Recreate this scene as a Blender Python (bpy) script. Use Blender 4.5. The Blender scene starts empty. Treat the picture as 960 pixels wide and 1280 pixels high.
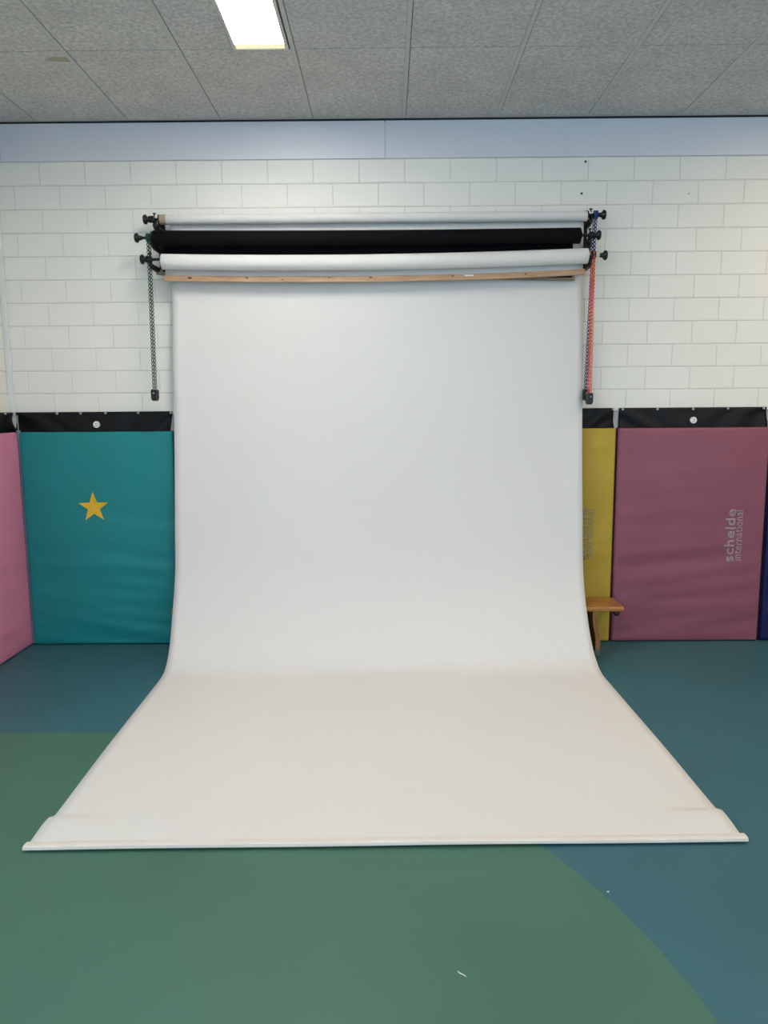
import bpy, bmesh, math, random
from mathutils import Vector, Matrix, noise
random.seed(7)
PI = math.pi
scene = bpy.context.scene
COL = scene.collection

# ------------------------------------------------------------------ materials
def srgb(r, g, b):
    f = lambda c: (c/12.92 if c <= .04045 else ((c+.055)/1.055)**2.4)
    return (f(r/255), f(g/255), f(b/255), 1)

def mat(name, col, rough=.5, spec=.5, metal=0, nscale=0, namp=0.0, bscale=0, bstr=0.0, bdist=.002, stretch=(1, 1, 1), sheen=0):
    """principled surface with a procedural colour mottle and bump in object space"""
    m = bpy.data.materials.new(name); m.use_nodes = True
    nt = m.node_tree; N = nt.nodes; L = nt.links
    b = N['Principled BSDF']
    b.inputs['Base Color'].default_value = col
    b.inputs['Roughness'].default_value = rough
    b.inputs['Specular IOR Level'].default_value = spec
    b.inputs['Metallic'].default_value = metal
    tc = N.new('ShaderNodeTexCoord'); mp = N.new('ShaderNodeMapping')
    mp.inputs['Scale'].default_value = stretch
    L.new(tc.outputs['Object'], mp.inputs['Vector'])
    if namp:
        n = N.new('ShaderNodeTexNoise'); n.inputs['Scale'].default_value = nscale; n.inputs['Detail'].default_value = 5
        L.new(mp.outputs['Vector'], n.inputs['Vector'])
        mr = N.new('ShaderNodeMapRange')
        mr.inputs['From Min'].default_value = .25; mr.inputs['From Max'].default_value = .75
        mr.inputs['To Min'].default_value = 1-namp; mr.inputs['To Max'].default_value = 1+namp
        L.new(n.outputs['Fac'], mr.inputs['Value'])
        vm = N.new('ShaderNodeVectorMath'); vm.operation = 'SCALE'
        vm.inputs[0].default_value = col[:3]
        L.new(mr.outputs['Result'], vm.inputs['Scale'])
        L.new(vm.outputs['Vector'], b.inputs['Base Color'])
    if bstr:
        n2 = N.new('ShaderNodeTexNoise'); n2.inputs['Scale'].default_value = bscale; n2.inputs['Detail'].default_value = 4
        L.new(mp.outputs['Vector'], n2.inputs['Vector'])
        bp = N.new('ShaderNodeBump'); bp.inputs['Strength'].default_value = bstr; bp.inputs['Distance'].default_value = bdist
        L.new(n2.outputs['Fac'], bp.inputs['Height']); L.new(bp.outputs['Normal'], b.inputs['Normal'])
    return m

def wood(name, c1, c2, axis_scale, rough=.45):
    m = bpy.data.materials.new(name); m.use_nodes = True
    nt = m.node_tree; N = nt.nodes; L = nt.links; b = N['Principled BSDF']
    tc = N.new('ShaderNodeTexCoord'); mp = N.new('ShaderNodeMapping'); mp.inputs['Scale'].default_value = axis_scale
    n = N.new('ShaderNodeTexNoise'); n.inputs['Scale'].default_value = 6; n.inputs['Detail'].default_value = 6
    n.inputs['Distortion'].default_value = .6
    r = N.new('ShaderNodeValToRGB'); r.color_ramp.elements[0].position = .32; r.color_ramp.elements[1].position = .68
    r.color_ramp.elements[0].color = c1; r.color_ramp.elements[1].color = c2
    L.new(tc.outputs['Object'], mp.inputs['Vector']); L.new(mp.outputs['Vector'], n.inputs['Vector'])
    L.new(n.outputs['Fac'], r.inputs['Fac']); L.new(r.outputs['Color'], b.inputs['Base Color'])
    b.inputs['Roughness'].default_value = rough
    bp = N.new('ShaderNodeBump'); bp.inputs['Strength'].default_value = .15; bp.inputs['Distance'].default_value = .001
    L.new(n.outputs['Fac'], bp.inputs['Height']); L.new(bp.outputs['Normal'], b.inputs['Normal'])
    return m

def emit(name, col, strength):
    m = bpy.data.materials.new(name); m.use_nodes = True
    nt = m.node_tree; N = nt.nodes; L = nt.links; b = N['Principled BSDF']
    b.inputs['Base Color'].default_value = (.8, .8, .78, 1)
    b.inputs['Emission Color'].default_value = col
    # tubes behind a ribbed diffuser: fine prismatic ribs across
    tc = N.new('ShaderNodeTexCoord'); w = N.new('ShaderNodeTexWave'); w.bands_direction = 'Y'
    w.inputs['Scale'].default_value = 12
    mr = N.new('ShaderNodeMapRange'); mr.inputs['To Min'].default_value = strength*.85; mr.inputs['To Max'].default_value = strength*1.1
    L.new(tc.outputs['Object'], w.inputs['Vector']); L.new(w.outputs['Fac'], mr.inputs['Value'])
    L.new(mr.outputs['Result'], b.inputs['Emission Strength'])
    return m

LAMP_VIS, LAMP_L, LAMP_R, LAMP_COL, WORLD_COL, WORLD_STR = 44, 30, 24, (1, .93, .82), (.70, 1, 1.33, 1), 1.7
M = {}
M['brick'] = mat('white_painted_brick', srgb(236, 232, 222), .6, .35, nscale=2.2, namp=.02, bscale=70, bstr=.25, bdist=.002)
M['mortar'] = mat('painted_mortar', srgb(215, 211, 202), .7, .2, nscale=8, namp=.04)
M['fascia'] = mat('pale_blue_grey_fascia', srgb(217, 217, 223), .38, .5, nscale=1.5, namp=.015)
M['trim'] = mat('white_trim', srgb(224, 224, 220), .5, .4)
M['darkgap'] = mat('dark_shadow_gap_strip', srgb(40, 44, 50), .7, .2)
M['paper'] = mat('white_seamless_paper', srgb(221, 217, 212), .85, .15, nscale=1.3, namp=.012, bscale=3.2, bstr=.18, bdist=.02)
M['paper_edge'] = mat('white_tape', srgb(222, 212, 202), .6, .3, nscale=6, namp=.03)
M['black_paper'] = mat('black_paper', srgb(9, 9, 12), .8, .12, nscale=9, namp=.15)
M['cardboard'] = mat('cardboard', srgb(166, 146, 120), .8, .2, nscale=30, namp=.1, stretch=(8, 1, 1))
M['plastic'] = mat('black_plastic', srgb(10, 11, 13), .4, .4)
M['steel'] = mat('black_steel', srgb(8, 9, 18), .5, .3)
M['chrome'] = mat('pale_metal_shaft', srgb(225, 222, 215), .3, .5, metal=.3)
M['green'] = mat('green_plastic', srgb(12, 60, 38), .4, .5)
M['blue'] = mat('blue_plastic', srgb(28, 50, 120), .4, .5)
M['orange'] = mat('orange_plastic', srgb(222, 92, 52), .4, .5)
M['greyspot'] = mat('grey_label', srgb(150, 150, 150), .5)
M['lath'] = wood('pine_lath', srgb(168, 128, 92), srgb(196, 158, 120), (1.2, 12, 12))
M['lathdark'] = wood('brown_lath', srgb(120, 100, 78), srgb(150, 128, 102), (1.2, 12, 12))
M['knot'] = mat('wood_knot', srgb(92, 62, 44), .6)
M['bench'] = wood('varnished_beech', srgb(140, 88, 40), srgb(184, 126, 66), (1.0, 14, 14), .3)
M['benchv'] = wood('varnished_beech_upright', srgb(128, 82, 40), srgb(170, 118, 64), (14, 14, 1.5), .35)
M['rubber'] = mat('grey_rubber', srgb(96, 96, 96), .7)
M['band'] = mat('black_band_fabric', srgb(8, 8, 9), .5, .25, nscale=40, namp=.1)
M['strap'] = mat('grey_strap', srgb(150, 150, 156), .6)
M['stud'] = mat('steel_stud', srgb(190, 190, 188), .35, .5, metal=.6)
M['disc'] = mat('white_disc', srgb(236, 235, 230), .4)
M['dark_mark'] = mat('dark_print', srgb(60, 62, 64), .6)
def vinyl(name, c): return mat(name, c, .5, .35, nscale=3, namp=.05, bscale=160, bstr=.06, bdist=.001)
M['teal'] = vinyl('teal_vinyl', srgb(23, 130, 132))
M['navy'] = vinyl('navy_vinyl', srgb(10, 14, 70))
M['yellow'] = vinyl('yellow_vinyl', srgb(179, 149, 48))
M['purple'] = vinyl('mauve_vinyl', srgb(139, 79, 94))
M['pink'] = vinyl('pink_vinyl', srgb(223, 135, 163))
M['seam'] = mat('dark_seam_vinyl', srgb(84, 40, 48), .5)
M['lilac'] = mat('lilac_grey_edging', srgb(140, 136, 156), .5)
M['star'] = mat('yellow_sticker', srgb(226, 182, 42), .45, .4, nscale=20, namp=.06)
M['print_grey'] = mat('faded_grey_print', srgb(158, 134, 140), .6)
M['print_olive'] = mat('faded_olive_grey_print', srgb(150, 138, 96), .6)
M['frame'] = mat('white_lamp_frame', srgb(205, 202, 190), .4)
M['lamp'] = emit('lit_diffuser', (1, .97, .92, 1), LAMP_VIS)
M['lampend'] = emit('yellowed_diffuser_end', (1, .86, .42, 1), .7)
M['tbar'] = mat('grid_bar_paint', srgb(196, 192, 187), .5, .4)
M['void'] = mat('dark_plenum', srgb(30, 30, 32), .9)
M['scrap'] = mat('pale_scrap', srgb(214, 216, 196), .6)
M['hole'] = mat('dark_plug', srgb(40, 36, 36), .7)
M['redplug'] = mat('red_plug', srgb(150, 70, 70), .6)

def ceiling_material():
    m = bpy.data.materials.new('mineral_fibre_tile'); m.use_nodes = True
    nt = m.node_tree; N = nt.nodes; L = nt.links; b = N['Principled BSDF']
    b.inputs['Roughness'].default_value = .9; b.inputs['Specular IOR Level'].default_value = .1
    tc = N.new('ShaderNodeTexCoord')
    n1 = N.new('ShaderNodeTexNoise'); n1.inputs['Scale'].default_value = 48; n1.inputs['Detail'].default_value = 4; n1.inputs['Roughness'].default_value = .7
    n2 = N.new('ShaderNodeTexNoise'); n2.inputs['Scale'].default_value = 4; n2.inputs['Detail'].default_value = 3
    for n in (n1, n2): L.new(tc.outputs['Object'], n.inputs['Vector'])
    r = N.new('ShaderNodeValToRGB'); r.color_ramp.elements[0].position = .34; r.color_ramp.elements[1].position = .62
    r.color_ramp.elements[0].color = srgb(188, 185, 182); r.color_ramp.elements[1].color = srgb(229, 224, 219)
    L.new(n1.outputs['Fac'], r.inputs['Fac'])
    mx = N.new('ShaderNodeMix'); mx.data_type = 'RGBA'; mx.blend_type = 'MULTIPLY'; mx.inputs['Factor'].default_value = .25
    L.new(r.outputs['Color'], mx.inputs['A']); L.new(n2.outputs['Fac'], mx.inputs['B'])
    # brown water stain near one tile corner
    mp = N.new('ShaderNodeMapping'); mp.vector_type = 'POINT'
    mp.inputs['Location'].default_value = (1.735, .862, 0); 
    L.new(tc.outputs['Object'], mp.inputs['Vector'])
    mp2 = N.new('ShaderNodeMapping'); mp2.inputs['Rotation'].default_value = (0, 0, -1.2); mp2.inputs['Scale'].default_value = (11, 28, 0)
    L.new(mp.outputs['Vector'], mp2.inputs['Vector'])
    ln = N.new('ShaderNodeVectorMath'); ln.operation = 'LENGTH'; L.new(mp2.outputs['Vector'], ln.inputs[0])
    ad = N.new('ShaderNodeMath'); ad.operation = 'ADD'; L.new(ln.outputs['Value'], ad.inputs[0])
    n3 = N.new('ShaderNodeTexNoise'); n3.inputs['Scale'].default_value = 25; L.new(tc.outputs['Object'], n3.inputs['Vector']); L.new(n3.outputs['Fac'], ad.inputs[1])
    mr = N.new('ShaderNodeMapRange'); mr.inputs['From Min'].default_value = 1.55; mr.inputs['From Max'].default_value = 1.2
    mr.inputs['To Min'].default_value = 0; mr.inputs['To Max'].default_value = .6; L.new(ad.outputs['Value'], mr.inputs['Value'])
    m2 = N.new('ShaderNodeMix'); m2.data_type = 'RGBA'; m2.inputs['B'].default_value = srgb(150, 132, 92)
    L.new(mr.outputs['Result'], m2.inputs['Factor']); L.new(mx.outputs['Result'], m2.inputs['A'])
    L.new(m2.outputs['Result'], b.inputs['Base Color'])
    bp = N.new('ShaderNodeBump'); bp.inputs['Strength'].default_value = .4; bp.inputs['Distance'].default_value = .004
    L.new(n1.outputs['Fac'], bp.inputs['Height']); L.new(bp.outputs['Normal'], b.inputs['Normal'])
    return m
M['tile'] = ceiling_material()

def floor_material():
    """blue-teal sports vinyl with a green zone: straight rear edge, round right edge"""
    m = bpy.data.materials.new('sports_floor_vinyl'); m.use_nodes = True
    nt = m.node_tree; N = nt.nodes; L = nt.links; b = N['Principled BSDF']
    b.inputs['Roughness'].default_value = .5; b.inputs['Specular IOR Level'].default_value = .35
    tc = N.new('ShaderNodeTexCoord'); sp = N.new('ShaderNodeSeparateXYZ'); L.new(tc.outputs['Object'], sp.inputs['Vector'])
    def math_(op, a, bb):
        n = N.new('ShaderNodeMath'); n.operation = op
        for i, v in enumerate((a, bb)):
            if v is None: continue
            if isinstance(v, (int, float)): n.inputs[i].default_value = v
            else: L.new(v, n.inputs[i])
        return n.outputs['Value']
    X, Y = sp.outputs['X'], sp.outputs['Y']
    dx = math_('ADD', X, 1.18); dy = math_('ADD', Y, 3.65)
    d = math_('SQRT', math_('ADD', math_('MULTIPLY', dx, dx), math_('MULTIPLY', dy, dy)), None)
    inside = math_('LESS_THAN', d, 2.08)
    left = math_('LESS_THAN', X, -1.18)
    front = math_('LESS_THAN', Y, -1.505)
    fac = math_('MULTIPLY', math_('MAXIMUM', inside, left), front)
    n1 = N.new('ShaderNodeTexNoise'); n1.inputs['Scale'].default_value = 1.6; n1.inputs['Detail'].default_value = 6
    L.new(tc.outputs['Object'], n1.inputs['Vector'])
    n2 = N.new('ShaderNodeTexNoise'); n2.inputs['Scale'].default_value = 220; n2.inputs['Detail'].default_value = 2
    L.new(tc.outputs['Object'], n2.inputs['Vector'])
    mx = N.new('ShaderNodeMix'); mx.data_type = 'RGBA'
    mx.inputs['A'].default_value = srgb(56, 100, 109); mx.inputs['B'].default_value = srgb(70, 109, 92)
    L.new(fac, mx.inputs['Factor'])
    mr = N.new('ShaderNodeMapRange'); mr.inputs['From Min'].default_value = .3; mr.inputs['From Max'].default_value = .7
    mr.inputs['To Min'].default_value = .93; mr.inputs['To Max'].default_value = 1.07
    L.new(n1.outputs['Fac'], mr.inputs['Value'])
    mr2 = N.new('ShaderNodeMapRange'); mr2.inputs['From Min'].default_value = .3; mr2.inputs['From Max'].default_value = .7
    mr2.inputs['To Min'].default_value = .975; mr2.inputs['To Max'].default_value = 1.025
    L.new(n2.outputs['Fac'], mr2.inputs['Value'])
    k = math_('MULTIPLY', mr.outputs['Result'], mr2.outputs['Result'])
    vm = N.new('ShaderNodeVectorMath'); vm.operation = 'SCALE'
    L.new(mx.outputs['Result'], vm.inputs[0]); L.new(k, vm.inputs['Scale'])
    L.new(vm.outputs['Vector'], b.inputs['Base Color'])
    return m
M['floor'] = floor_material()

# ------------------------------------------------------------------ mesh helpers
def obj(name, bm, m, parent=None, smooth=False, bevel=0, kind=None, label=None):
    me = bpy.data.meshes.new(name); bmesh.ops.recalc_face_normals(bm, faces=bm.faces); bm.to_mesh(me); bm.free()
    if isinstance(m, (list, tuple)):
        for x in m: me.materials.append(x)
    else: me.materials.append(m)
    if smooth:
        for p in me.polygons: p.use_smooth = True
    o = bpy.data.objects.new(name, me); COL.objects.link(o)
    if parent:
        o.parent = parent
        o.matrix_parent_inverse = parent.matrix_basis.inverted()
    if bevel:
        md = o.modifiers.new('bevel', 'BEVEL'); md.width = bevel; md.segments = 2; md.limit_method = 'ANGLE'
    if kind: o['kind'] = kind
    if label: o['label'] = label
    return o

def tag(o, label, cat, group=None):
    o['label'] = label; o['category'] = cat
    if group: o['group'] = group
    return o

def thing(name, label, cat, loc, group=None):
    o = bpy.data.objects.new(name, None); COL.objects.link(o); o.location = loc
    o.empty_display_size = .05
    return tag(o, label, cat, group)

def box(bm, x0, x1, y0, y1, z0, z1, mi=0):
    v = [bm.verts.new(p) for p in ((x0,y0,z0),(x1,y0,z0),(x1,y1,z0),(x0,y1,z0),(x0,y0,z1),(x1,y0,z1),(x1,y1,z1),(x0,y1,z1))]
    for f in ((0,3,2,1),(4,5,6,7),(0,1,5,4),(1,2,6,5),(2,3,7,6),(3,0,4,7)):
        bm.faces.new([v[i] for i in f]).material_index = mi
    return v

def sweep(bm, path, radii, seg=20, cap=True, flat=(1, 1), up=Vector((0, 0, 1))):
    """tube along a path; radii per point"""
    rings = []
    n = len(path)
    for i, p in enumerate(path):
        p = Vector(p)
        t = (Vector(path[min(i+1, n-1)]) - Vector(path[max(i-1, 0)]))
        if t.length < 1e-9: t = Vector((1, 0, 0))
        t.normalize()
        u = up if abs(t.dot(up)) < .95 else Vector((0, 1, 0))
        a = t.cross(u).normalized(); b = a.cross(t).normalized()
        r = radii[i] if isinstance(radii, (list, tuple)) else radii
        rings.append([bm.verts.new(p + a*math.cos(2*PI*k/seg)*r*flat[0] + b*math.sin(2*PI*k/seg)*r*flat[1]) for k in range(seg)])
    for i in range(n-1):
        for k in range(seg):
            bm.faces.new((rings[i][k], rings[i][(k+1) % seg], rings[i+1][(k+1) % seg], rings[i+1][k]))
    if cap:
        bm.faces.new(rings[0][::-1]); bm.faces.new(rings[-1])
    return rings

def lathe_x(bm, prof, y, z, seg=24):
    """turned body about an axis along X: prof = [(x, r)]"""
    rings = []
    for x, r in prof:
        rings.append([bm.verts.new((x, y+r*math.cos(2*PI*k/seg), z+r*math.sin(2*PI*k/seg))) for k in range(seg)])
    for i in range(len(prof)-1):
        for k in range(seg):
            bm.faces.new((rings[i][k], rings[i][(k+1) % seg], rings[i+1][(k+1) % seg], rings[i+1][k]))
    bm.faces.new(rings[0]); bm.faces.new(rings[-1])

def interp(pts, t):
    """smooth (Catmull-Rom, non-uniform by value) interpolation of y(x) through pts sorted by x"""
    if t <= pts[0][0]: return pts[0][1]
    if t >= pts[-1][0]: return pts[-1][1]
    for i in range(len(pts)-1):
        if pts[i][0] <= t <= pts[i+1][0]:
            x0, y0 = pts[i]; x1, y1 = pts[i+1]; h = x1-x0
            m0 = ((y1-pts[i-1][1])/(x1-pts[i-1][0])) if i > 0 else (y1-y0)/h
            m1 = ((pts[i+2][1]-y0)/(pts[i+2][0]-x0)) if i+2 < len(pts) else (y1-y0)/h
            s = (t-x0)/h
            return (2*s**3-3*s**2+1)*y0+(s**3-2*s**2+s)*h*m0+(-2*s**3+3*s**2)*y1+(s**3-s**2)*h*m1

# ------------------------------------------------------------------ the room
XL, XR, YF, ZC = -2.58, 6.0, -9.5, 3.503
bm = bmesh.new(); box(bm, -4.2, XR, YF, .1, -.1, 0)
obj('floor', bm, M['floor'], kind='structure')

def brick_wall(name, u0, u1, place, z_top, z_bot, off):
    """running-bond wall of painted blocks with recessed mortar; place(u, depth, z) -> world point"""
    bm = bmesh.new()
    def quad(a, b, c, d, mi):
        f = bm.faces.new([bm.verts.new(p) for p in (a, b, c, d)]); f.material_index = mi
    quad(place(u0, .003, z_bot), place(u1, .003, z_bot), place(u1, .003, z_top), place(u0, .003, z_top), 1)
    j = .0032
    row = 0; z1 = z_top
    while z1 > z_bot + 1e-4:
        z0 = max(z1-.15, z_bot)
        u = off + (0 if row % 2 == 0 else .126) - .3*math.ceil((off-u0)/.3 + 1)
        while u < u1:
            a, b_ = max(u, u0), min(u+.3, u1)
            if b_-a > .02:
                ja = j*.5; e = .0022
                d0 = random.uniform(-.0005, .0005); tl = random.uniform(-.0006, .0006)
                A = (a+ja, z0+j); B = (b_-ja, z0+j); C = (b_-ja, z1-j); D = (a+ja, z1-j)
                outer = [bm.verts.new(place(p[0], .0036, p[1])) for p in (A, B, C, D)]
                inn = [(A[0]+e, A[1]+e), (B[0]-e, B[1]+e), (C[0]-e, C[1]-e), (D[0]+e, D[1]-e)]
                inner = [bm.verts.new(place(p[0], d0+(tl if k > 1 else -tl), p[1])) for k, p in enumerate(inn)]
                bm.faces.new(inner)
                for k in range(4): bm.faces.new((outer[k], outer[(k+1) % 4], inner[(k+1) % 4], inner[k]))
            u += .3
        z1 = z0; row += 1
    # solid body behind
    pts = [place(u0, .0046, z_bot), place(u1, .0046, z_bot), place(u1, .0046, z_top), place(u0, .0046, z_top)]
    back = [place(u0, .12, z_bot), place(u1, .12, z_bot), place(u1, .12, z_top), place(u0, .12, z_top)]
    f = [bm.verts.new(p) for p in pts]; g = [bm.verts.new(p) for p in back]
    for k in range(4): bm.faces.new((f[k], f[(k+1) % 4], g[(k+1) % 4], g[k])).material_index = 1
    bm.faces.new(g).material_index = 1
    return obj(name, bm, [M['brick'], M['mortar']], kind='structure')

brick_wall('wall_back', XL-.1, XR, lambda u, d, z: (u, d, z), 3.257, 0.0, .126)
brick_wall('wall_left', -3.6, .1, lambda u, d, z: (XL-d, u, z), 3.257, 0.0, .06)
bm = bmesh.new(); box(bm, XR, XR+.12, YF, .1, 0, 3.5)
obj('wall_right_unseen', bm, M['mortar'], kind='structure')  # unseen wall, added to cut the open-side daylight and bounce light back
# smooth concrete band above the bricks, in lengths with a seam
bm = bmesh.new()
for a, b_ in ((XL, -2.518), (-2.514, -.004), (.0, 2.51), (2.514, 5.02), (5.024, XR)):
    box(bm, a, b_, -.012, .12, 3.257, 3.49)
box(bm, XL, XR, -.004, .1, 3.262, 3.48)
obj('trim_1', bm, M['fascia'], kind='structure', bevel=.003)
bm = bmesh.new(); box(bm, XL-.12, XL+.012, -3.6, 0, 3.257, 3.49)
obj('trim_2', bm, M['fascia'], kind='structure', bevel=.003)
# white boxed conduit in the corner
bm = bmesh.new(); box(bm, XL+.001, XL+.034, -.026, -.001, 1.63, 3.257)
obj('trim_3', bm, M['trim'], kind='structure', bevel=.004)
# dark shadow gap and edge angle at the ceiling
bm = bmesh.new(); box(bm, XL, XR, -.014, .1, 3.488, 3.503)
obj('trim_4', bm, M['darkgap'], kind='structure')
bm = bmesh.new(); box(bm, XL, XR, -.03, -.002, 3.4995, 3.5025)
obj('trim_5', bm, M['tbar'], kind='structure')

# ceiling: mineral fibre tiles on a metal grid
bm = bmesh.new()
xs = [XL] + [-2.28+.6*k for k in range(14)] + [XR]
ys = [0, -.955] + [-.955-1.2*k for k in range(1, 8)] + [YF]
LX0, LX1, LY0, LY1 = -.79, -.50, -2.15, -.958
for i in range(len(xs)-1):
    for k in range(len(ys)-1):
        x0, x1, y1, y0 = xs[i]+.015, xs[i+1]-.0125, ys[k]-.003, ys[k+1]+.003
        if x1-x0 < .02: continue
        dz = random.uniform(0, .0012)
        if abs(xs[i]+1.08) < .01 and k == 1: x1 = LX0-.004
        box(bm, x0, x1, y0, y1, ZC+dz, ZC+.02)
box(bm, XL-.12, XR, YF, .12, ZC+.0201, ZC+.12, 1)
obj('ceiling', bm, [M['tile'], M['void']], kind='structure')
bm = bmesh.new()
for k in range(14):
    x = -2.28+.6*k
    box(bm, x-.0115, x+.0115, YF, -.03, ZC-.0025, ZC+.006)
obj('trim_6', bm, M['tbar'], kind='structure')

# ------------------------------------------------------------------ ceiling light
t = thing('ceiling_light', 'lit rectangular fluorescent panel set in the grey tiled ceiling above the backdrop', 'ceiling light', (-.645, -1.55, ZC))
bm = bmesh.new()
fw = .018
box(bm, LX0, LX0+fw, LY0, LY1, ZC-.006, ZC+.05); box(bm, LX1-fw, LX1, LY0, LY1, ZC-.006, ZC+.05)
box(bm, LX0+fw, LX1-fw, LY0, LY0+fw, ZC-.006, ZC+.05); box(bm, LX0+fw, LX1-fw, LY1-fw*.6, LY1, ZC-.006, ZC+.05)
obj('frame', bm, M['frame'], t, bevel=.002)
bm = bmesh.new()
xc = (LX0+LX1)/2
box(bm, LX0+fw, xc-.001, LY0+fw, LY1-fw*.6, ZC-.001, ZC+.008); box(bm, xc+.001, LX1-fw, LY0+fw, LY1-fw*.6, ZC-.001, ZC+.008)
obj('diffuser', bm, M['lamp'], t)
bm = bmesh.new(); box(bm, LX0+fw, LX1-fw, LY1-fw*.6-.045, LY1-fw*.6, ZC-.0025, ZC+.004)
obj('diffuser_end', bm, M['lampend'], t, label='yellowish end of the diffuser')
bm = bmesh.new(); box(bm, xc-.0022, xc+.0022, LY0+fw, LY1-fw*.6-.045, ZC-.003, ZC+.006)
obj('centre_rib', bm, M['frame'], t)

# ------------------------------------------------------------------ wall mats
def smooth01(t): t = max(0, min(1, t)); return t*t*(3-2*t)
class Mat:
    def __init__(s, x0, x1, seed, thick=.062, z0=.004, z1=1.497):
        s.x0, s.x1, s.z0, s.z1, s.seed, s.th = x0, x1, z0, z1, seed, thick
    def depth(s, x, z):
        u = (x-s.x0)/(s.x1-s.x0); v = (z-s.z0)/(s.z1-s.z0)
        ex = min(x-s.x0, s.x1-x); ez = min(z-s.z0, s.z1-z)
        r = .016
        rnd = lambda e: (1-math.sqrt(max(0, 1-(1-min(1, e/r))**2)))*r
        d = s.th - rnd(ex) - rnd(ez)
        d += .014*(1-abs(2*u-1)**3)*(1-abs(2*v-1)**4)
        low = .35+.65*smooth01((.75-v)/.4)
        side = .5+.5*abs(2*u-1)
        w = noise.noise(Vector((x*1.3+s.seed, s.seed*3.1, z*11+x*1.6*math.sin(s.seed))))
        w2 = noise.noise(Vector((x*3.0-s.seed, s.seed*1.7, z*24-x*2)))
        edge = smooth01(ex/.05)*smooth01(ez/.05)
        d += (w*.0095*low + w2*.0036*low*side)*edge
        d += noise.noise(Vector((x*2, s.seed, z*2)))*.004*edge
        return d

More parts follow.
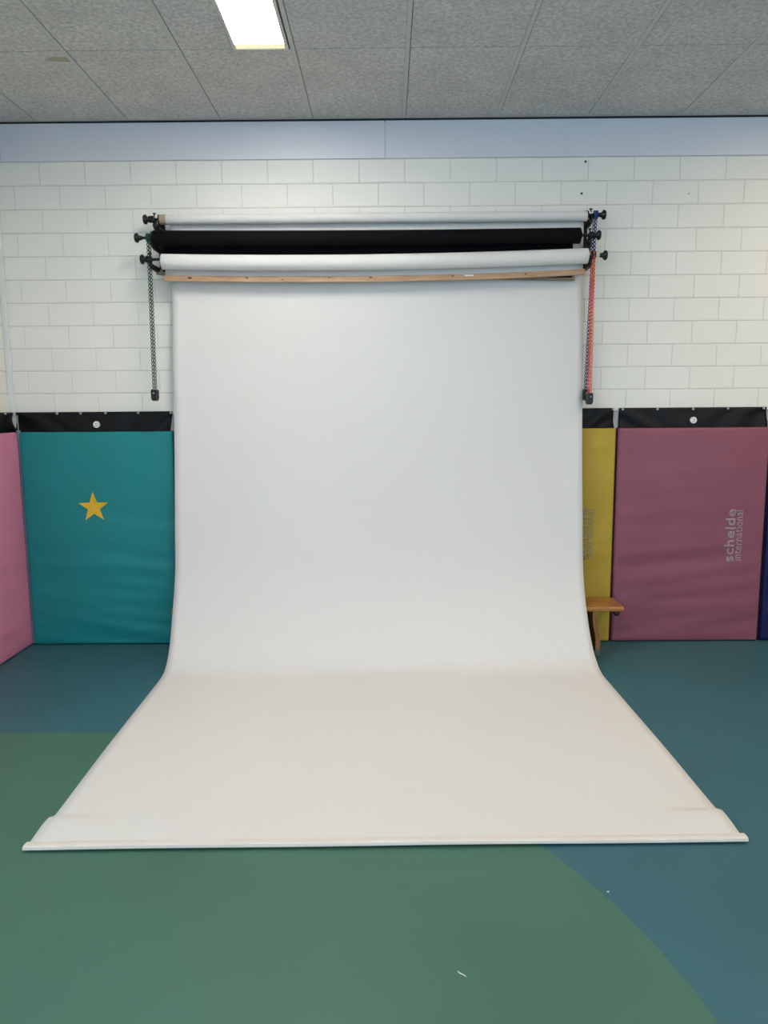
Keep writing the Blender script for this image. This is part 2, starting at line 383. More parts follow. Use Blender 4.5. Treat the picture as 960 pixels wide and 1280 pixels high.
def build_mat(name, x0, x1, seed, mkey, label, group, studs, place=lambda x, d, z: (x, -d, z), origin=None, seam='seam', disc=True, gusset=None, band=(.012, .012), strap=True):
    m = Mat(x0, x1, seed)
    xm = (x0+x1)/2
    t = thing(name, label, 'wall mat', place(xm, .03, 0), group)
    nx, nz = 56, 84
    bm = bmesh.new(); g = []
    def dens(k, n):      # denser towards the rims
        f = k/n; return .5-.5*math.cos(PI*f)*(.55+.45*abs(math.cos(PI*f))**.2) if 0 < k < n else f
    us = sorted(dens(k, nx) for k in range(nx+1)); vs = sorted(dens(k, nz) for k in range(nz+1))
    for v in vs:
        z = m.z0+v*(m.z1-m.z0)
        g.append([bm.verts.new(place(x0+u*(x1-x0), m.depth(x0+u*(x1-x0), z), z)) for u in us])
    for i in range(nz):
        for k in range(nx):
            bm.faces.new((g[i][k], g[i][k+1], g[i+1][k+1], g[i+1][k]))
    rim = [g[0][k] for k in range(nx+1)] + [g[i][nx] for i in range(1, nz+1)] + [g[nz][k] for k in range(nx-1, -1, -1)] + [g[i][0] for i in range(nz-1, 0, -1)]
    mid = []
    for vtx in rim: mid.append(vtx.co.copy())
    # side gusset folds back from the rim
    inv = (lambda co: co)
    obj('cover', bm, M[mkey], t, smooth=True)
    bm = bmesh.new(); y0 = .008
    a = [bm.verts.new(c) for c in mid]; b2 = []
    # recover (x, z) of the rim for the back edge
    rx = [x0+u*(x1-x0) for u in us]; rz = [m.z0+v*(m.z1-m.z0) for v in vs]
    rimxz = [(rx[k], rz[0]) for k in range(nx+1)] + [(rx[nx], rz[i]) for i in range(1, nz+1)] + [(rx[k], rz[nz]) for k in range(nx-1, -1, -1)] + [(rx[0], rz[i]) for i in range(nz-1, 0, -1)]
    b2 = [bm.verts.new(place(x, y0, z)) for x, z in rimxz]
    n = len(a)
    for k in range(n): bm.faces.new((a[k], a[(k+1) % n], b2[(k+1) % n], b2[k]))
    bm.faces.new(b2)
    obj('back_gusset', bm, M[gusset or seam], t)
    # hanging band of black fabric, creased near its ends, pinned along the top
    bm = bmesh.new(); g = []
    nx, nz = 70, 10
    zb, zt = 1.488, 1.632
    bx0, bx1 = x0+band[0], x1-band[1]
    for i in range(nz+1):
        z = zb+(zt-zb)*i/nz; row = []
        for k in range(nx+1):
            x = bx0+(bx1-bx0)*k/nx
            e = min(x-bx0, bx1-x)
            s_ = 1 if x < xm else -1
            fold = math.sin((e*26 - (zt-z)*30*1.0)+2.2*noise.noise(Vector((x*5, seed, z*6))))
            amp = .011*math.exp(-e/.2)*smooth01((zt-z)/.03)+.0015
            d = .022 + amp*fold + .016*smooth01((zt-z)/(zt-zb))*.6
            row.append(bm.verts.new(place(x, d, z)))
        g.append(row)
    for i in range(nz):
        for k in range(nx): bm.faces.new((g[i][k], g[i][k+1], g[i+1][k+1], g[i+1][k]))
    # back and edges so that the band has a body
    back = [[bm.verts.new(place(bx0+(bx1-bx0)*k/nx, .008, zb+(zt-zb)*i/nz)) for k in (0, nx)] for i in (0, nz)]
    bm.faces.new([back[0][0], back[0][1], back[1][1], back[1][0]])
    bm.faces.new(g[nz]+[back[1][1], back[1][0]]); bm.faces.new(g[0]+[back[0][1], back[0][0]])
    bm.faces.new([r[0] for r in g]+[back[1][0], back[0][0]]); bm.faces.new([r[nx] for r in g]+[back[1][1], back[0][1]])
    obj('hanging_band', bm, M['band'], t, smooth=True)
    def dot(bm, x, z, r, d0, d1, seg=16, dome=.6):
        c = []
        for rr, dd in ((r, d0), (r, (d0+d1)/2), (r*dome, d1)):
            c.append([bm.verts.new(place(x+rr*math.cos(2*PI*k/seg), dd, z+rr*math.sin(2*PI*k/seg))) for k in range(seg)])
        for i in range(2):
            for k in range(seg): bm.faces.new((c[i][k], c[i][(k+1) % seg], c[i+1][(k+1) % seg], c[i+1][k]))
        bm.faces.new(c[0]); bm.faces.new(c[2])
    for sx in studs:
        bm = bmesh.new(); dot(bm, sx, 1.6225, .0085, .02, .030)
        obj('stud', bm, M['stud'], t, smooth=False)
    if disc:
        bm = bmesh.new(); dot(bm, xm, 1.546, .0225, .028, .044, 28, .9)
        dsc = obj('logo_disc', bm, M['disc'], t, label='round white disc on the black band')
        bm = bmesh.new()   # small dark mark: a peaked stroke over a bar
        pts = [(-.009, .000), (-.002, .008), (.004, .006), (.009, -.001)]
        for (ax, az), (bx, bz) in zip(pts, pts[1:]):
            dx, dz = bx-ax, bz-az; l = math.hypot(dx, dz); nx_, nz_ = -dz/l*.0016, dx/l*.0016
            f = [bm.verts.new(place(xm+px, .0446, 1.546+pz)) for px, pz in ((ax-nx_, az-nz_), (bx-nx_, bz-nz_), (bx+nx_, bz+nz_), (ax+nx_, az+nz_))]
            bm.faces.new(f)
        bm.faces.new([bm.verts.new(place(xm+px, .0446, 1.546+pz)) for px, pz in ((-.009, -.011), (.009, -.010), (.009, -.0065), (-.009, -.0075))])
        obj('logo', bm, M['dark_mark'], dsc, label='dark emblem printed on the disc')
    # pale edge strap down the right end of the band
    if not strap: return t, m
    bm = bmesh.new()
    v = []
    for (px, dd, pz) in ((x1-.010, .012, 1.615), (x1+.002, .012, 1.615), (x1+.006, .05, 1.500), (x1-.016, .05, 1.500)):
        v.append(place(px, dd, pz))
    f = [bm.verts.new(p) for p in v]; f2 = [bm.verts.new(place(px, dd+.004, pz)) for (px, dd, pz) in ((x1-.010, .012, 1.615), (x1+.002, .012, 1.615), (x1+.006, .05, 1.500), (x1-.016, .05, 1.500))]
    bm.faces.new(f); bm.faces.new(f2)
    for k in range(4): bm.faces.new((f[k], f[(k+1) % 4], f2[(k+1) % 4], f2[k]))
    obj('edge_strap', bm, M['strap'], t, label='pale grey strap at the corner')
    return t, m

def conform_text(body, m, xr, zc, length, mkey, bold, parent, side):
    """lettering printed on a mat, reading upwards; xr = world x of the line's baseline"""
    cu = bpy.data.curves.new('tmp_text', 'FONT'); cu.body = body; cu.size = 1; cu.offset = bold; cu.resolution_u = 3
    cu.space_character = 1.06
    to = bpy.data.objects.new('tmp_text', cu); COL.objects.link(to)
    dg = bpy.context.evaluated_depsgraph_get(); dg.update()
    me = bpy.data.meshes.new_from_object(to.evaluated_get(dg))
    bpy.data.objects.remove(to)
    bm = bmesh.new(); bm.from_mesh(me); bpy.data.meshes.remove(me)
    bmesh.ops.subdivide_edges(bm, edges=[e for e in bm.edges if e.calc_length() > .15], cuts=2)
    xs_ = [v.co.x for v in bm.verts]; w = max(xs_)-min(xs_); x0 = min(xs_); s = length/w
    for v in bm.verts:
        tx, ty = (v.co.x-x0)*s, v.co.y*s*side
        X, Z = xr-ty, zc-length/2+tx
        v.co = Vector((X, -(m.depth(X, Z)+.0022), Z))
    r = bmesh.ops.extrude_face_region(bm, geom=list(bm.faces))
    for v in [e for e in r['geom'] if isinstance(e, bmesh.types.BMVert)]: v.co.y += .0016
    return obj('lettering', bm, M[mkey], parent, label='"%s" printed sideways in faded grey' % body)

t, mt = build_mat('wall_mat', -2.508, -1.456, 1.3, 'teal', 'teal wall mat with a yellow star left of the white backdrop', 'padded mats along the back wall',
                  [-2.252, -2.092, -1.921, -1.698, -1.474], gusset='lilac', band=(-.028, .012))
bm = bmesh.new(); box(bm, -2.517, -2.510, -.050, -.044, 1.50, 1.612)
obj('edge_strap', bm, M['strap'], t, bevel=.002, label='pale grey strap at the corner')
bm = bmesh.new(); box(bm, -2.538, -2.509, -.040, -.006, .004, 1.51)
obj('edge_strip', bm, M['lilac'], t, bevel=.006, label='lilac grey strip down the corner edge')
bm = bmesh.new(); pts = []
for k in range(10):
    a = PI/2+k*PI/5+.02; r = .107 if k % 2 == 0 else .0425
    pts.append((-2.019+r*math.cos(a), .981+r*math.sin(a)))
cx, cz = -2.019, .981
def starv(off): return [bm.verts.new((x, -(mt.depth(x, z)+off), z)) for x, z in pts]
fr = starv(.0026); bk = starv(.0006); c0 = bm.verts.new((cx, -(mt.depth(cx, cz)+.003), cz))
for k in range(10):
    bm.faces.new((fr[k], fr[(k+1) % 10], c0)); bm.faces.new((fr[k], fr[(k+1) % 10], bk[(k+1) % 10], bk[k]))
obj('star_sticker', bm, M['star'], t, label='yellow five-pointed star')
build_mat('wall_mat', -1.436, -.41, 2.7, 'navy', 'navy wall mat mostly hidden behind the backdrop, beside the teal mat', 'padded mats along the back wall',
          [-1.41, -1.16, -.92, -.68, -.44], seam='navy')
t, mt = build_mat('wall_mat', .545, 1.552, 3.9, 'yellow', 'mustard yellow wall mat half hidden behind the backdrop above the bench', 'padded mats along the back wall',
                  [.59, .83, 1.06, 1.30, 1.537])
conform_text('schelde', mt, 1.366, .775, .36, 'print_olive', .025, t, .82)
conform_text('international', mt, 1.412, .775, .34, 'print_olive', .012, t, 1.25)
t, mt = build_mat('wall_mat', 1.566, 2.592, 5.2, 'purple', 'dusky mauve wall mat with faded grey lettering, right of the bench', 'padded mats along the back wall',
                  [1.60, 1.836, 2.078, 2.314, 2.558], seam='seam')
conform_text('schelde', mt, 2.383, .755, .368, 'print_grey', .025, t, .82)
conform_text('international', mt, 2.437, .755, .352, 'print_grey', .012, t, 1.25)
build_mat('wall_mat', 2.612, 3.63, 6.1, 'navy', 'dark blue wall mat at the right edge, next to the mauve mat', 'padded mats along the back wall',
          [2.65, 2.89, 3.12, 3.36, 3.6], seam='navy')
build_mat('wall_mat', -1.075, -.045, 7.7, 'pink', 'pink wall mat on the left side wall, in the corner', 'padded mats along the side wall',
          [-1.08, -.84, -.60, -.36, -.12], place=lambda u, d, z: (XL+d*.95, u, z), band=(.012, -.035), strap=False)

# ------------------------------------------------------------------ bench
t = thing('gym_bench', 'long varnished wooden gym bench behind the backdrop, against the mats', 'bench', (.058, -.225, 0))
bm = bmesh.new(); box(bm, -1.438, 1.556, -.358, -.098, .300, .334)
obj('seat', bm, M['bench'], t, bevel=.010)
def bench_leg(xb, sgn):
    bm = bmesh.new(); n = 14; rows = []
    for i in range(n+1):
        v = i/n; z = .042+(.302-.042)*v
        x = xb + sgn*(.005*v+.022*(1-v)-.007*math.sin(PI*v)*0 + .006*math.sin(2*PI*v))
        hw = .105+.02*(1-v)**2+.012*v
        rows.append([bm.verts.new((x+dx, -.228+dy, z)) for dx, dy in ((-.0165, -hw), (.0165, -hw), (.0165, hw), (-.0165, hw))])
    for i in range(n):
        for k in range(4): bm.faces.new((rows[i][k], rows[i][(k+1) % 4], rows[i+1][(k+1) % 4], rows[i+1][k]))
    bm.faces.new(rows[0]); bm.faces.new(rows[-1])
    lg = obj('leg', bm, M['benchv'], t, bevel=.004)
    bm = bmesh.new(); box(bm, xb+sgn*.022-.019, xb+sgn*.022+.019, -.228-.127, -.228+.127, 0, .043)
    obj('rubber_foot', bm, M['rubber'], lg, bevel=.004, label='grey rubber foot')
bench_leg(1.366, 1); bench_leg(-1.25, -1); bench_leg(.058, 0)
bm = bmesh.new(); box(bm, -1.24, 1.355, -.25, -.205, .09, .19)
obj('lower_beam', bm, M['bench'], t, bevel=.006)
bm = bmesh.new()
sweep(bm, [(1.500, -.315, .302), (1.502, -.315, .280), (1.512, -.315, .268), (1.526, -.315, .270), (1.533, -.315, .284)], .009, 10)
box(bm, 1.48, 1.53, -.335, -.28, .292, .3005)
obj('hook', bm, M['steel'], t, smooth=False, label='dark metal hook under the end')

# ------------------------------------------------------------------ paper rolls and the sweep
def roll_body(bm, x0, x1, y, zl, zr, sag, r, n=48, seg=32):
    path = []
    rad = []
    for i in range(n+1):
        f = i/n
        path.append((x0+(x1-x0)*f, y, zl+(zr-zl)*f-sag*4*f*(1-f))); rad.append(r)
    path = [path[0]]+path+[path[-1]]
    path[0] = (x0-.0015, y, zl); path[-1] = (x1+.0015, y, zr); rad = [r*.94]+rad+[r*.94]
    sweep(bm, path, rad, seg)

def knob(bm, x, y, z, sgn):
    """black hand knob with a short spindle pointing inwards (sgn = +1: outer side is +x)"""
    prof = [(x+sgn*.016, .012), (x+sgn*.013, .026), (x+sgn*.004, .031), (x-sgn*.004, .029), (x-sgn*.012, .016), (x-sgn*.03, .0125), (x-sgn*.034, .008)]
    lathe_x(bm, prof, y, z)

def drive(parent, sgn, x_knob, x_end, y, z, wheel=None, x_wheel=None, shaft='plastic', clamp=None):
    bm = bmesh.new(); knob(bm, x_knob, y, z, sgn); obj('knob', bm, M['plastic'], parent, smooth=True)
    bm = bmesh.new(); lathe_x(bm, [(x_knob-sgn*.02, .0085), (x_end-sgn*.06, .0085)], y, z)
    if clamp is not None:
        lathe_x(bm, [(clamp+sgn*.02, .014), (clamp+sgn*.016, .022), (clamp-sgn*.012, .022), (clamp-sgn*.02, .016)], y, z)
    lathe_x(bm, [(x_end+sgn*.014, .012), (x_end+sgn*.006, .027), (x_end-sgn*.06, .022)], y, z)
    obj('spindle', bm, M[shaft], parent, smooth=False)
    if wheel:
        bm = bmesh.new()
        lathe_x(bm, [(x_wheel-.014, .012), (x_wheel-.012, .028), (x_wheel-.006, .028), (x_wheel-.003, .020), (x_wheel+.003, .020), (x_wheel+.006, .028), (x_wheel+.012, .028), (x_wheel+.014, .012)], y, z)
        obj('chain_wheel', bm, M[wheel], parent, smooth=False, label='%s chain wheel' % ('black' if wheel == 'plastic' else wheel))

# -- backdrop on the upper roll
YT, RT = -.115, .032
t = thing('paper_backdrop', 'wide white seamless paper backdrop hanging from the upper roll and sweeping over the floor', 'backdrop', (-.04, -1.3, 0))
bm = bmesh.new(); roll_body(bm, -1.418, 1.294, YT, 2.860, 2.858, 0, RT)
obj('roll', bm, M['paper'], t, smooth=True)
bm = bmesh.new(); lathe_x(bm, [(-1.460, .024), (-1.460, .0305), (-1.40, .0305)], YT, 2.860)
obj('core_tube', bm, M['cardboard'], t, label='brown cardboard core end')
drive(t, -1, -1.553, -1.462, YT, 2.862, clamp=-1.515)
drive(t, 1, 1.402, 1.296, YT, 2.866, 'blue', 1.352)

prof = [(-.083, 2.862), (-.083, 2.70), (-.084, 2.45), (-.095, 2.02), (-.132, 1.545), (-.175, 1.172), (-.220, .855), (-.262, .600), (-.293, .51), (-.345, .39),
        (-.402, .285), (-.461, .188), (-.520, .112), (-.598, .048), (-.692, .008), (-.78, .0035)]
# arc-length parametrised smooth profile
def cr(p0, p1, p2, p3, s):
    return tuple(.5*((2*p1[k])+(-p0[k]+p2[k])*s+(2*p0[k]-5*p1[k]+4*p2[k]-p3[k])*s*s+(-p0[k]+3*p1[k]-3*p2[k]+p3[k])*s**3) for k in (0, 1))
line = []
for i in range(len(prof)-1):
    a, b_, c, d = prof[max(i-1, 0)], prof[i], prof[i+1], prof[min(i+2, len(prof)-1)]
    n = max(3, int(math.hypot(c[0]-b_[0], c[1]-b_[1])/.025))
    for k in range(n): line.append(cr(a, b_, c, d, k/n))
line.append(prof[-1])
for p in range(4): # relax
    line = [line[0]] + [((line[i-1][0]+2*line[i][0]+line[i+1][0])/4, (line[i-1][1]+2*line[i][1]+line[i+1][1])/4) for i in range(1, len(line)-1)] + [line[-1]]
yy = -.78
while yy > -2.22: yy -= .06; line.append((yy, .0035))
edge_z = [(-2.512, .0190), (-2.49, .0200), (-2.46, .0228), (-2.42, .0265), (-2.38, .0285), (-2.355, .0275), (-2.335, .0240), (-2.318, .0170), (-2.302, .0095), (-2.285, .0045), (-2.26, .0035), (-1.9, .0035)]
mid_z = [(-2.512, .0190), (-2.45, .0185), (-2.38, .0170), (-2.30, .0135), (-2.2, .0085), (-2.1, .0050), (-2.0, .0037), (-1.9, .0035)]
ridge = [(y, None) for y in (-2.235, -2.255, -2.27, -2.285, -2.294, -2.302, -2.310, -2.318, -2.327, -2.335, -2.345, -2.355, -2.38, -2.40, -2.42, -2.44, -2.46, -2.475, -2.49, -2.512)]
line = [p for p in line if p[0] > -2.225] + ridge
bm = bmesh.new(); rows = []; nx = 64
for (y, z) in line:
    top = smooth01((2.45-(z or 0))/.5)
    hw = 1.348+.012*top - .009*smooth01((-1.6-y)/.8)
    cxx = -.062 + .017*smooth01((-.3-y)/.4) + .031*max(0, min(1, (-.7-y)/1.6))
    row = []
    for k in range(nx+1):
        u = 2*k/nx-1; x = cxx+hw*u
        yk = y + (.018*u if y < -2.0 else .018*u*max(0, (-.7-y)/1.3) if y < -.7 else 0)
        if y < -1.92:
            e = smooth01((abs(u)-.80)/.19); zz = interp(mid_z, y)*(1-e)+interp(edge_z, y)*e
        else: zz = z
        z_ = z if z is not None else 0
        hang = smooth01((z_-.5)/.4)*smooth01((2.6-z_)/.5)
        wob = noise.noise(Vector((x*1.6, 3.3, z_*1.3)))*.006*hang + noise.noise(Vector((x*4.5, 8.1, z_*4.5)))*.0014*hang
        # side edges curl forward a touch
        wob -= .010*hang*max(0, abs(u)-.93)/.07
        zk = zz
        row.append(bm.verts.new((x, yk+wob, zk)))
    rows.append(row)
for i in range(len(rows)-1):
    for k in range(nx): bm.faces.new((rows[i][k], rows[i][k+1], rows[i+1][k+1], rows[i+1][k]))
sh = obj('sheet', bm, M['paper'], t, smooth=True)
md = sh.modifiers.new('thickness', 'SOLIDIFY'); md.thickness = .0012; md.offset = 0
# taped batten along the front end
bm = bmesh.new(); rows = []; n = 40
for i in range(n+1):
    u = 2*i/n-1; x = -.012+1.364*u; yb = -2.516+.018*u
    zl = .0085+.002*(1-u*u)+.001*math.sin(7*u)
    sec = [(-.020, 0), (-.0215, .002), (-.0215, .0065), (-.0200, .0072), (-.0200, .0080), (-.0205, .0086), (-.019, .0125), (-.012, .0152), (.004, .0148), (.018, .0125), (.018, 0)]
    rows.append([bm.verts.new((x, yb+a, zl+b_)) for a, b_ in sec])
for i in range(n):
    for k in range(len(sec)): bm.faces.new((rows[i][k], rows[i][(k+1) % len(sec)], rows[i+1][(k+1) % len(sec)], rows[i+1][k]))
bm.faces.new(rows[0]); bm.faces.new(rows[-1])
obj('end_batten', bm, M['paper_edge'], t, label='white taped batten along the front edge')

def flap(x0, x1, y, ztop, zl, zr, thick=.001, nx=30, nz=10, zmid=None):
    bm = bmesh.new(); rows = []
    for i in range(nz+1):
        row = []
        for k in range(nx+1):
            f = k/nx; x = x0+(x1-x0)*f
            zb = zl+(zr-zl)*f if zmid is None else interp(zmid, x)
            z = ztop+(zb-ztop)*i/nz
            row.append(bm.verts.new((x, y+noise.noise(Vector((x*3, 1, z*3)))*.002, z)))
        rows.append(row)
    for i in range(nz):
        for k in range(nx): bm.faces.new((rows[i][k], rows[i][k+1], rows[i+1][k+1], rows[i+1][k]))
    return bm

def lath_mesh(pts, y, h, d, x0, x1):
    bm = bmesh.new(); rows = []; n = 40
    for i in range(n+1):
        x = x0+(x1-x0)*i/n; z = interp(pts, x)
        rows.append([bm.verts.new((x, y+a, z+b_)) for a, b_ in ((-d/2, -h/2), (d/2, -h/2), (d/2, h/2), (-d/2, h/2))])
    for i in range(n):
        for k in range(4): bm.faces.new((rows[i][k], rows[i][(k+1) % 4], rows[i+1][(k+1) % 4], rows[i+1][k]))
    bm.faces.new(rows[0]); bm.faces.new(rows[-1])
    return bm

# -- black roll
YB, RB = -.190, .049
t = thing('black_paper_roll', 'roll of black background paper on the middle hooks above the backdrop', 'paper roll', (-.124, YB, 2.72))
bm = bmesh.new(); roll_body(bm, -1.482, 1.236, YB, 2.727, 2.722, .007, RB); obj('roll', bm, M['black_paper'], t, smooth=True)
l2 = [(-1.50, 2.531), (1.226, 2.472)]
o = obj('flap', flap(-1.452, 1.208, -.128, 2.735, 2.531, 2.474), M['black_paper'], t, smooth=True)
md = o.modifiers.new('thickness', 'SOLIDIFY'); md.thickness = .001
obj('lath', lath_mesh(l2, -.118, .034, .016, -1.499, 1.226), M['lathdark'], t, bevel=.002, label='brown wooden lath at the end of the black flap')
drive(t, -1, -1.590, -1.484, YB, 2.731, 'green', -1.517)
drive(t, 1, 1.353, 1.238, YB, 2.724, clamp=1.31)
# -- lower white roll
YW, RW = -.200, .048
t = thing('white_paper_roll', 'roll of white paper on the lower hooks, its short end hanging on a wooden lath', 'paper roll', (-.076, YW, 2.58))
bm = bmesh.new(); roll_body(bm, -1.434, 1.284, YW, 2.581, 2.595, .020, RW); obj('roll', bm, M['paper'], t, smooth=True)
l1 = [(-1.438, 2.484), (-.794, 2.474), (-.17, 2.470), (.35, 2.475), (.815, 2.485), (1.281, 2.503)]
o = obj('flap', flap(-1.432, 1.272, -.148, 2.59, 0, 0, zmid=l1), M['paper'], t, smooth=True)
md = o.modifiers.new('thickness', 'SOLIDIFY'); md.thickness = .001
lt = obj('lath', lath_mesh(l1, -.160, .0365, .018, -1.438, 1.281), M['lath'], t, bevel=.002, label='pale pine lath with knots')
for kx, kz, kr in ((-1.27, .003, .010), (-.90, .006, .007), (-.67, -.003, .005), (-.37, .010, .005), (-.10, .008, .007), (.43, .006, .006), (.90, .004, .006)):
    bm = bmesh.new(); z = interp(l1, kx)+kz; seg = 14
    f = [bm.verts.new((kx+1.5*kr*math.cos(2*PI*k/seg), -.1695, z+.7*kr*math.sin(2*PI*k/seg))) for k in range(seg)]
    f2 = [bm.verts.new((kx+1.1*kr*math.cos(2*PI*k/seg), -.1699, z+.5*kr*math.sin(2*PI*k/seg))) for k in range(seg)]
    bm.faces.new(f2)
    for k in range(seg): bm.faces.new((f[k], f[(k+1) % seg], f2[(k+1) % seg], f2[k]))
    obj('knot', bm, M['knot'], lt, label='dark knot in the wood')
bm = bmesh.new(); kx = .535; z = interp(l1, kx)+.008
box(bm, kx-.03, kx+.03, -.1700, -.1685, z-.005, z+.004)
obj('paint_mark', bm, M['disc'], lt, bevel=.001, label='white scuff on the lath')
drive(t, -1, -1.558, -1.436, YW, 2.596, clamp=-1.520)
drive(t, 1, 1.395, 1.286, YW, 2.598, 'plastic', 1.322, shaft='chrome')

# ------------------------------------------------------------------ wall brackets
def bracket(label, x0, x1, side, hx):
    """steel strap on the wall with three arms; side = -1 left, +1 right"""
    xm = (x0+x1)/2
    t = thing('roll_bracket', label, 'bracket', (xm, 0, 2.72), 'brackets of the roll hanger')
    bm = bmesh.new(); box(bm, x0, x1, -.024, -.001, 2.545, 2.915)
    obj('back_plate', bm, M['steel'], t, bevel=.003)
    for (x, y, z) in hx:
        bm = bmesh.new()
        xs0 = xm
        path = [(xs0, -.015, z-.05), (xs0, -.05, z-.055), (xs0+side*.01, y*.7, z-.05), (x-side*.004, y+.01, z-.040), (x, y-.002, z-.026)]
        sweep(bm, path, [.021, .021, .020, .018, .015], 12, flat=(1, .9))
        # open cradle under the spindle
        arc = [(x, y+.024*math.cos(a), z+.024*math.sin(a)) for a in [PI+.1+(PI+.5)*k/10 for k in range(11)]]
        sweep(bm, arc, .0085, 8, up=Vector((1, 0, 0)))
        obj('hook', bm, M['plastic'], t, smooth=True)
        bm = bmesh.new()
        sweep(bm, [(x-side*.002, y-.01, z+.018), (x-side*.006, y-.012, z+.034)], [.005, .004], 8)
        sweep(bm, [(x-side*.014, y-.012, z+.035), (x-side*.006, y-.012, z+.033), (x+side*.006, y-.012, z+.036)], [.004, .0065, .003], 8)
        obj('wing_screw', bm, M['plastic'], t, smooth=True)
    return t
bracket('black steel bracket holding the left ends of the three rolls', -1.504, -1.460, -1, [(-1.497, YT, 2.860), (-1.497, YB, 2.729), (-1.512, YW, 2.596)])
bracket('black steel bracket holding the right ends of the three rolls', 1.284, 1.326, 1, [(1.322, YT, 2.865), (1.300, YB, 2.724), (1.300, YW, 2.598)])

# ------------------------------------------------------------------ pulley chains
def link_template(pl=.0162, w=.0150, wr=.0023, n=12, s=6):
    """one oval link lying in the local XZ plane (long axis Z)"""
    hv = (pl-w)/2; R_ = w/2-wr; V = []; F = []
    for i in range(n):
        a = 2*PI*i/n; c = Vector((R_*math.cos(a), 0, R_*math.sin(a)+(hv if math.sin(a) > 0 else -hv)))
        out = Vector((math.cos(a), 0, math.sin(a)))
        for k in range(s):
            b_ = 2*PI*k/s; V.append(c+out*wr*math.cos(b_)+Vector((0, 1, 0))*wr*math.sin(b_))
    for i in range(n):
        for k in range(s):
            F.append((i*s+k, i*s+(k+1) % s, ((i+1) % n)*s+(k+1) % s, ((i+1) % n)*s+k))
    return V, F
LV, LF = link_template(.0218, .0190, .0028)
SV, SF = link_template(.0122, .0110, .0036)
def chain(label, x, y, ztop, zbot, mkey, r=.0225, x_drift=0, phase=0):
    t = thing('pulley_chain', label, 'chain', (x, y, zbot), 'pulley chains of the roll hanger')
    # closed loop: down the front strand, round the weight, up the back strand, over the wheel
    pts = []; st = .0114
    ln = ztop-zbot
    n = 2*int(ln/st/2)
    xx = lambda z: x+x_drift*(ztop-z)/ln
    for k in range(n+1):
        z = ztop-ln*k/n; pts.append(Vector((xx(z), y-r, z)))
    m = 8
    for k in range(1, m): a = PI*k/m; pts.append(Vector((xx(zbot), y-r*math.cos(a), zbot-r*math.sin(a))))
    for k in range(n+1):
        z = zbot+ln*k/n; pts.append(Vector((xx(z), y+r, z)))
    for k in range(1, m): a = PI*k/m; pts.append(Vector((x, y+r*math.cos(a), ztop+r*math.sin(a))))
    bm = bmesh.new(); N_ = len(pts)
    for i in range(N_):
        TV, TF = (LV, LF) if i % 2 == 0 else (SV, SF)
        p = pts[i]; tv = (pts[(i+1) % N_]-pts[i-1]).normalized()
        ax = Vector((1, 0, 0)); ax = (ax-tv*ax.dot(tv)).normalized(); ay = tv.cross(ax)
        tw = (0 if i % 2 == 0 else PI/2) + .10*math.sin(i*.37)
        bx = ax*math.cos(tw)+ay*math.sin(tw); by = -ax*math.sin(tw)+ay*math.cos(tw)
        vs = [bm.verts.new(p+bx*v.x+by*v.y+tv*v.z) for v in TV]
        for f in TF: bm.faces.new([vs[j] for j in f])
    obj('chain_loop', bm, M[mkey], t, smooth=True)
    # black teardrop weight, holding the lower bend
    bm = bmesh.new(); xb = xx(zbot); hw = .0175; out = []
    pr = [(-.0165, .022), (.0165, .022), (hw, .012), (hw, -.032), (.0145, -.044), (.008, -.052), (-.008, -.052), (-.0145, -.044), (-hw, -.032), (-hw, .012)]
    A = [bm.verts.new((xb+a, y-.034, zbot+b_)) for a, b_ in pr]; B = [bm.verts.new((xb+a, y+.034, zbot+b_)) for a, b_ in pr]
    bm.faces.new(A); bm.faces.new(B)
    for k in range(len(pr)): bm.faces.new((A[k], A[(k+1) % len(pr)], B[(k+1) % len(pr)], B[k]))
    w = obj('weight', bm, M['plastic'], t, bevel=.004, label='black plastic weight at the bottom')
    bm = bmesh.new(); seg = 14
    f = [bm.verts.new((xb+.001+.0058*math.cos(2*PI*k/seg), y-.0345, zbot-.002+.0048*math.sin(2*PI*k/seg))) for k in range(seg)]
    f2 = [bm.verts.new((v.co.x, y-.033, v.co.z)) for v in f]; bm.faces.new(f)
    for k in range(seg): bm.faces.new((f[k], f[(k+1) % seg], f2[(k+1) % seg], f2[k]))
    obj('rivet', bm, M['greyspot'], w, label='pale round rivet')
    return t
chain('green pulley chain hanging left of the backdrop from the black roll', -1.517, YB, 2.731, 1.752, 'green', x_drift=-.008)
chain('blue pulley chain hanging right of the backdrop, behind the orange one', 1.350, YT, 2.865, 1.735, 'blue', x_drift=-.028, phase=.5)
chain('orange pulley chain hanging right of the backdrop from the lower white roll', 1.322, YW, 2.598, 1.708, 'orange', x_drift=.002, phase=.9)

# ------------------------------------------------------------------ small things
def plug(label, x, z, mkey, r=.0075):
    bm = bmesh.new(); seg = 14
    rings = [[bm.verts.new((x+rr*math.cos(2*PI*k/seg), yy, z+rr*math.sin(2*PI*k/seg))) for k in range(seg)] for rr, yy in ((r, .006), (r, -.002), (r*.7, -.003), (r*.4, -.0034))]
    for i in range(3):
        for k in range(seg): bm.faces.new((rings[i][k], rings[i][(k+1) % seg], rings[i+1][(k+1) % seg], rings[i+1][k]))
    bm.faces.new(rings[0]); bm.faces.new(rings[3])
    tag(obj('wall_plug', bm, M[mkey]), label, 'wall plug', 'wall plugs in the bricks')
plug('small dark wall plug just under the blue grey band, upper of two', 1.307, 3.228, 'hole')
plug('small dark wall plug right above the end of the white rolls, lower of two', 1.287, 3.029, 'hole')
plug('tiny reddish wall plug alone in the upper bricks at right', 1.990, 3.023, 'redplug', .004)

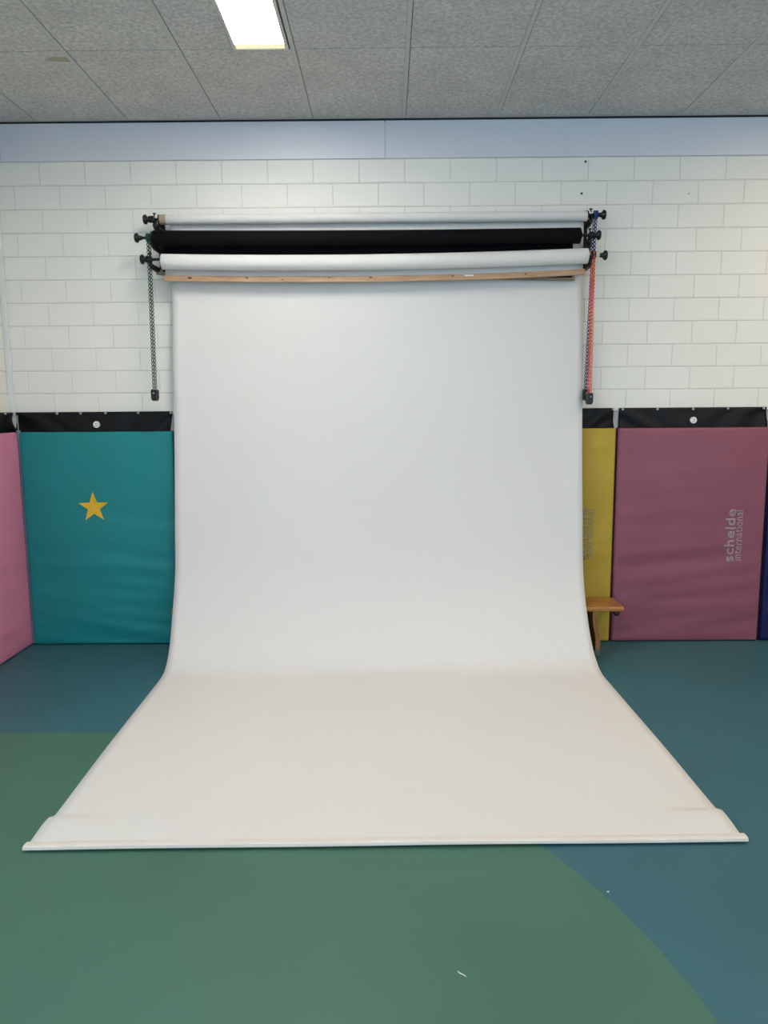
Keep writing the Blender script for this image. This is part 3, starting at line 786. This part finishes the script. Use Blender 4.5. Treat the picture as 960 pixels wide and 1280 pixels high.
def scrap(label, pts, w, h):
    bm = bmesh.new(); L_ = []; R_ = []
    n = len(pts)
    for i, p in enumerate(pts):
        tv = Vector(pts[min(i+1, n-1)])-Vector(pts[max(i-1, 0)]); tv.z = 0; tv.normalize(); s = Vector((-tv.y, tv.x, 0))*w/2*(.4 if i in (0, n-1) else 1)
        L_.append((bm.verts.new(Vector(p)+s), bm.verts.new(Vector(p)+s+Vector((0, 0, h))))); R_.append((bm.verts.new(Vector(p)-s), bm.verts.new(Vector(p)-s+Vector((0, 0, h)))))
    for i in range(n-1):
        bm.faces.new((L_[i][0], L_[i+1][0], R_[i+1][0], R_[i][0])); bm.faces.new((L_[i][1], L_[i+1][1], R_[i+1][1], R_[i][1]))
        bm.faces.new((L_[i][0], L_[i+1][0], L_[i+1][1], L_[i][1])); bm.faces.new((R_[i][0], R_[i+1][0], R_[i+1][1], R_[i][1]))
    bm.faces.new((L_[0][0], L_[0][1], R_[0][1], R_[0][0])); bm.faces.new((L_[-1][0], L_[-1][1], R_[-1][1], R_[-1][0]))
    tag(obj('paper_scrap', bm, M['scrap']), label, 'paper scrap')
scrap('thin pale sliver of paper lying on the green floor', [(.196, -3.155, 0), (.202, -3.163, 0), (.210, -3.168, 0), (.219, -3.176, 0)], .0035, .0015)
scrap('tiny pale crumb of paper on the blue floor in front of the backdrop', [(.738, -2.796, 0), (.742, -2.797, 0), (.746, -2.794, 0)], .006, .002)

# ------------------------------------------------------------------ light
def area(name, loc, rot, sx, sy, power, col):
    l = bpy.data.lights.new(name, 'AREA'); l.shape = 'RECTANGLE'; l.size = sx; l.size_y = sy; l.energy = power; l.color = col
    o = bpy.data.objects.new(name, l); COL.objects.link(o); o.location = loc; o.rotation_euler = rot; return o
# the other panels of the hall's ceiling, all outside the frame
for x in (-.645, 2.955, 5.4):
    for y in (-1.55, -4.35, -7.15):
        if (x, y) == (-.645, -1.55): continue
        area('ceiling_panel_lamp', (x, y, ZC-.02), (0, 0, 0), .26, 1.15, LAMP_L if x < 0 else LAMP_R, LAMP_COL if x < 0 else (1, .80, .57))
W = bpy.data.worlds.new('daylight'); scene.world = W; W.use_nodes = True
W.node_tree.nodes['Background'].inputs['Color'].default_value = WORLD_COL
W.node_tree.nodes['Background'].inputs['Strength'].default_value = WORLD_STR

# ------------------------------------------------------------------ camera
f, D, H, p, yw, rl = 930, 5.13369, 1.63574, .1374, .00518, -.00735
fwd = Vector((0, math.cos(p), -math.sin(p))); up = Vector((0, math.sin(p), math.cos(p))); rt = Vector((1, 0, 0))
r2 = rt*math.cos(rl)+up*math.sin(rl); u2 = -rt*math.sin(rl)+up*math.cos(rl)
Rz = Matrix.Rotation(yw, 3, 'Z'); r2, u2, fwd = Rz@r2, Rz@u2, Rz@fwd
cam = bpy.data.cameras.new('camera'); co = bpy.data.objects.new('camera', cam); COL.objects.link(co)
co.matrix_world = Matrix(((r2.x, u2.x, -fwd.x, 0), (r2.y, u2.y, -fwd.y, -D), (r2.z, u2.z, -fwd.z, H), (0, 0, 0, 1)))
cam.sensor_fit = 'VERTICAL'; cam.sensor_height = 36; cam.sensor_width = 27; cam.lens = f/1280*36
scene.camera = co
vs = scene.view_settings
vs.view_transform = 'Standard'; vs.look = 'None'; vs.gamma = 1; vs.use_curve_mapping = False; vs.exposure = 0.0
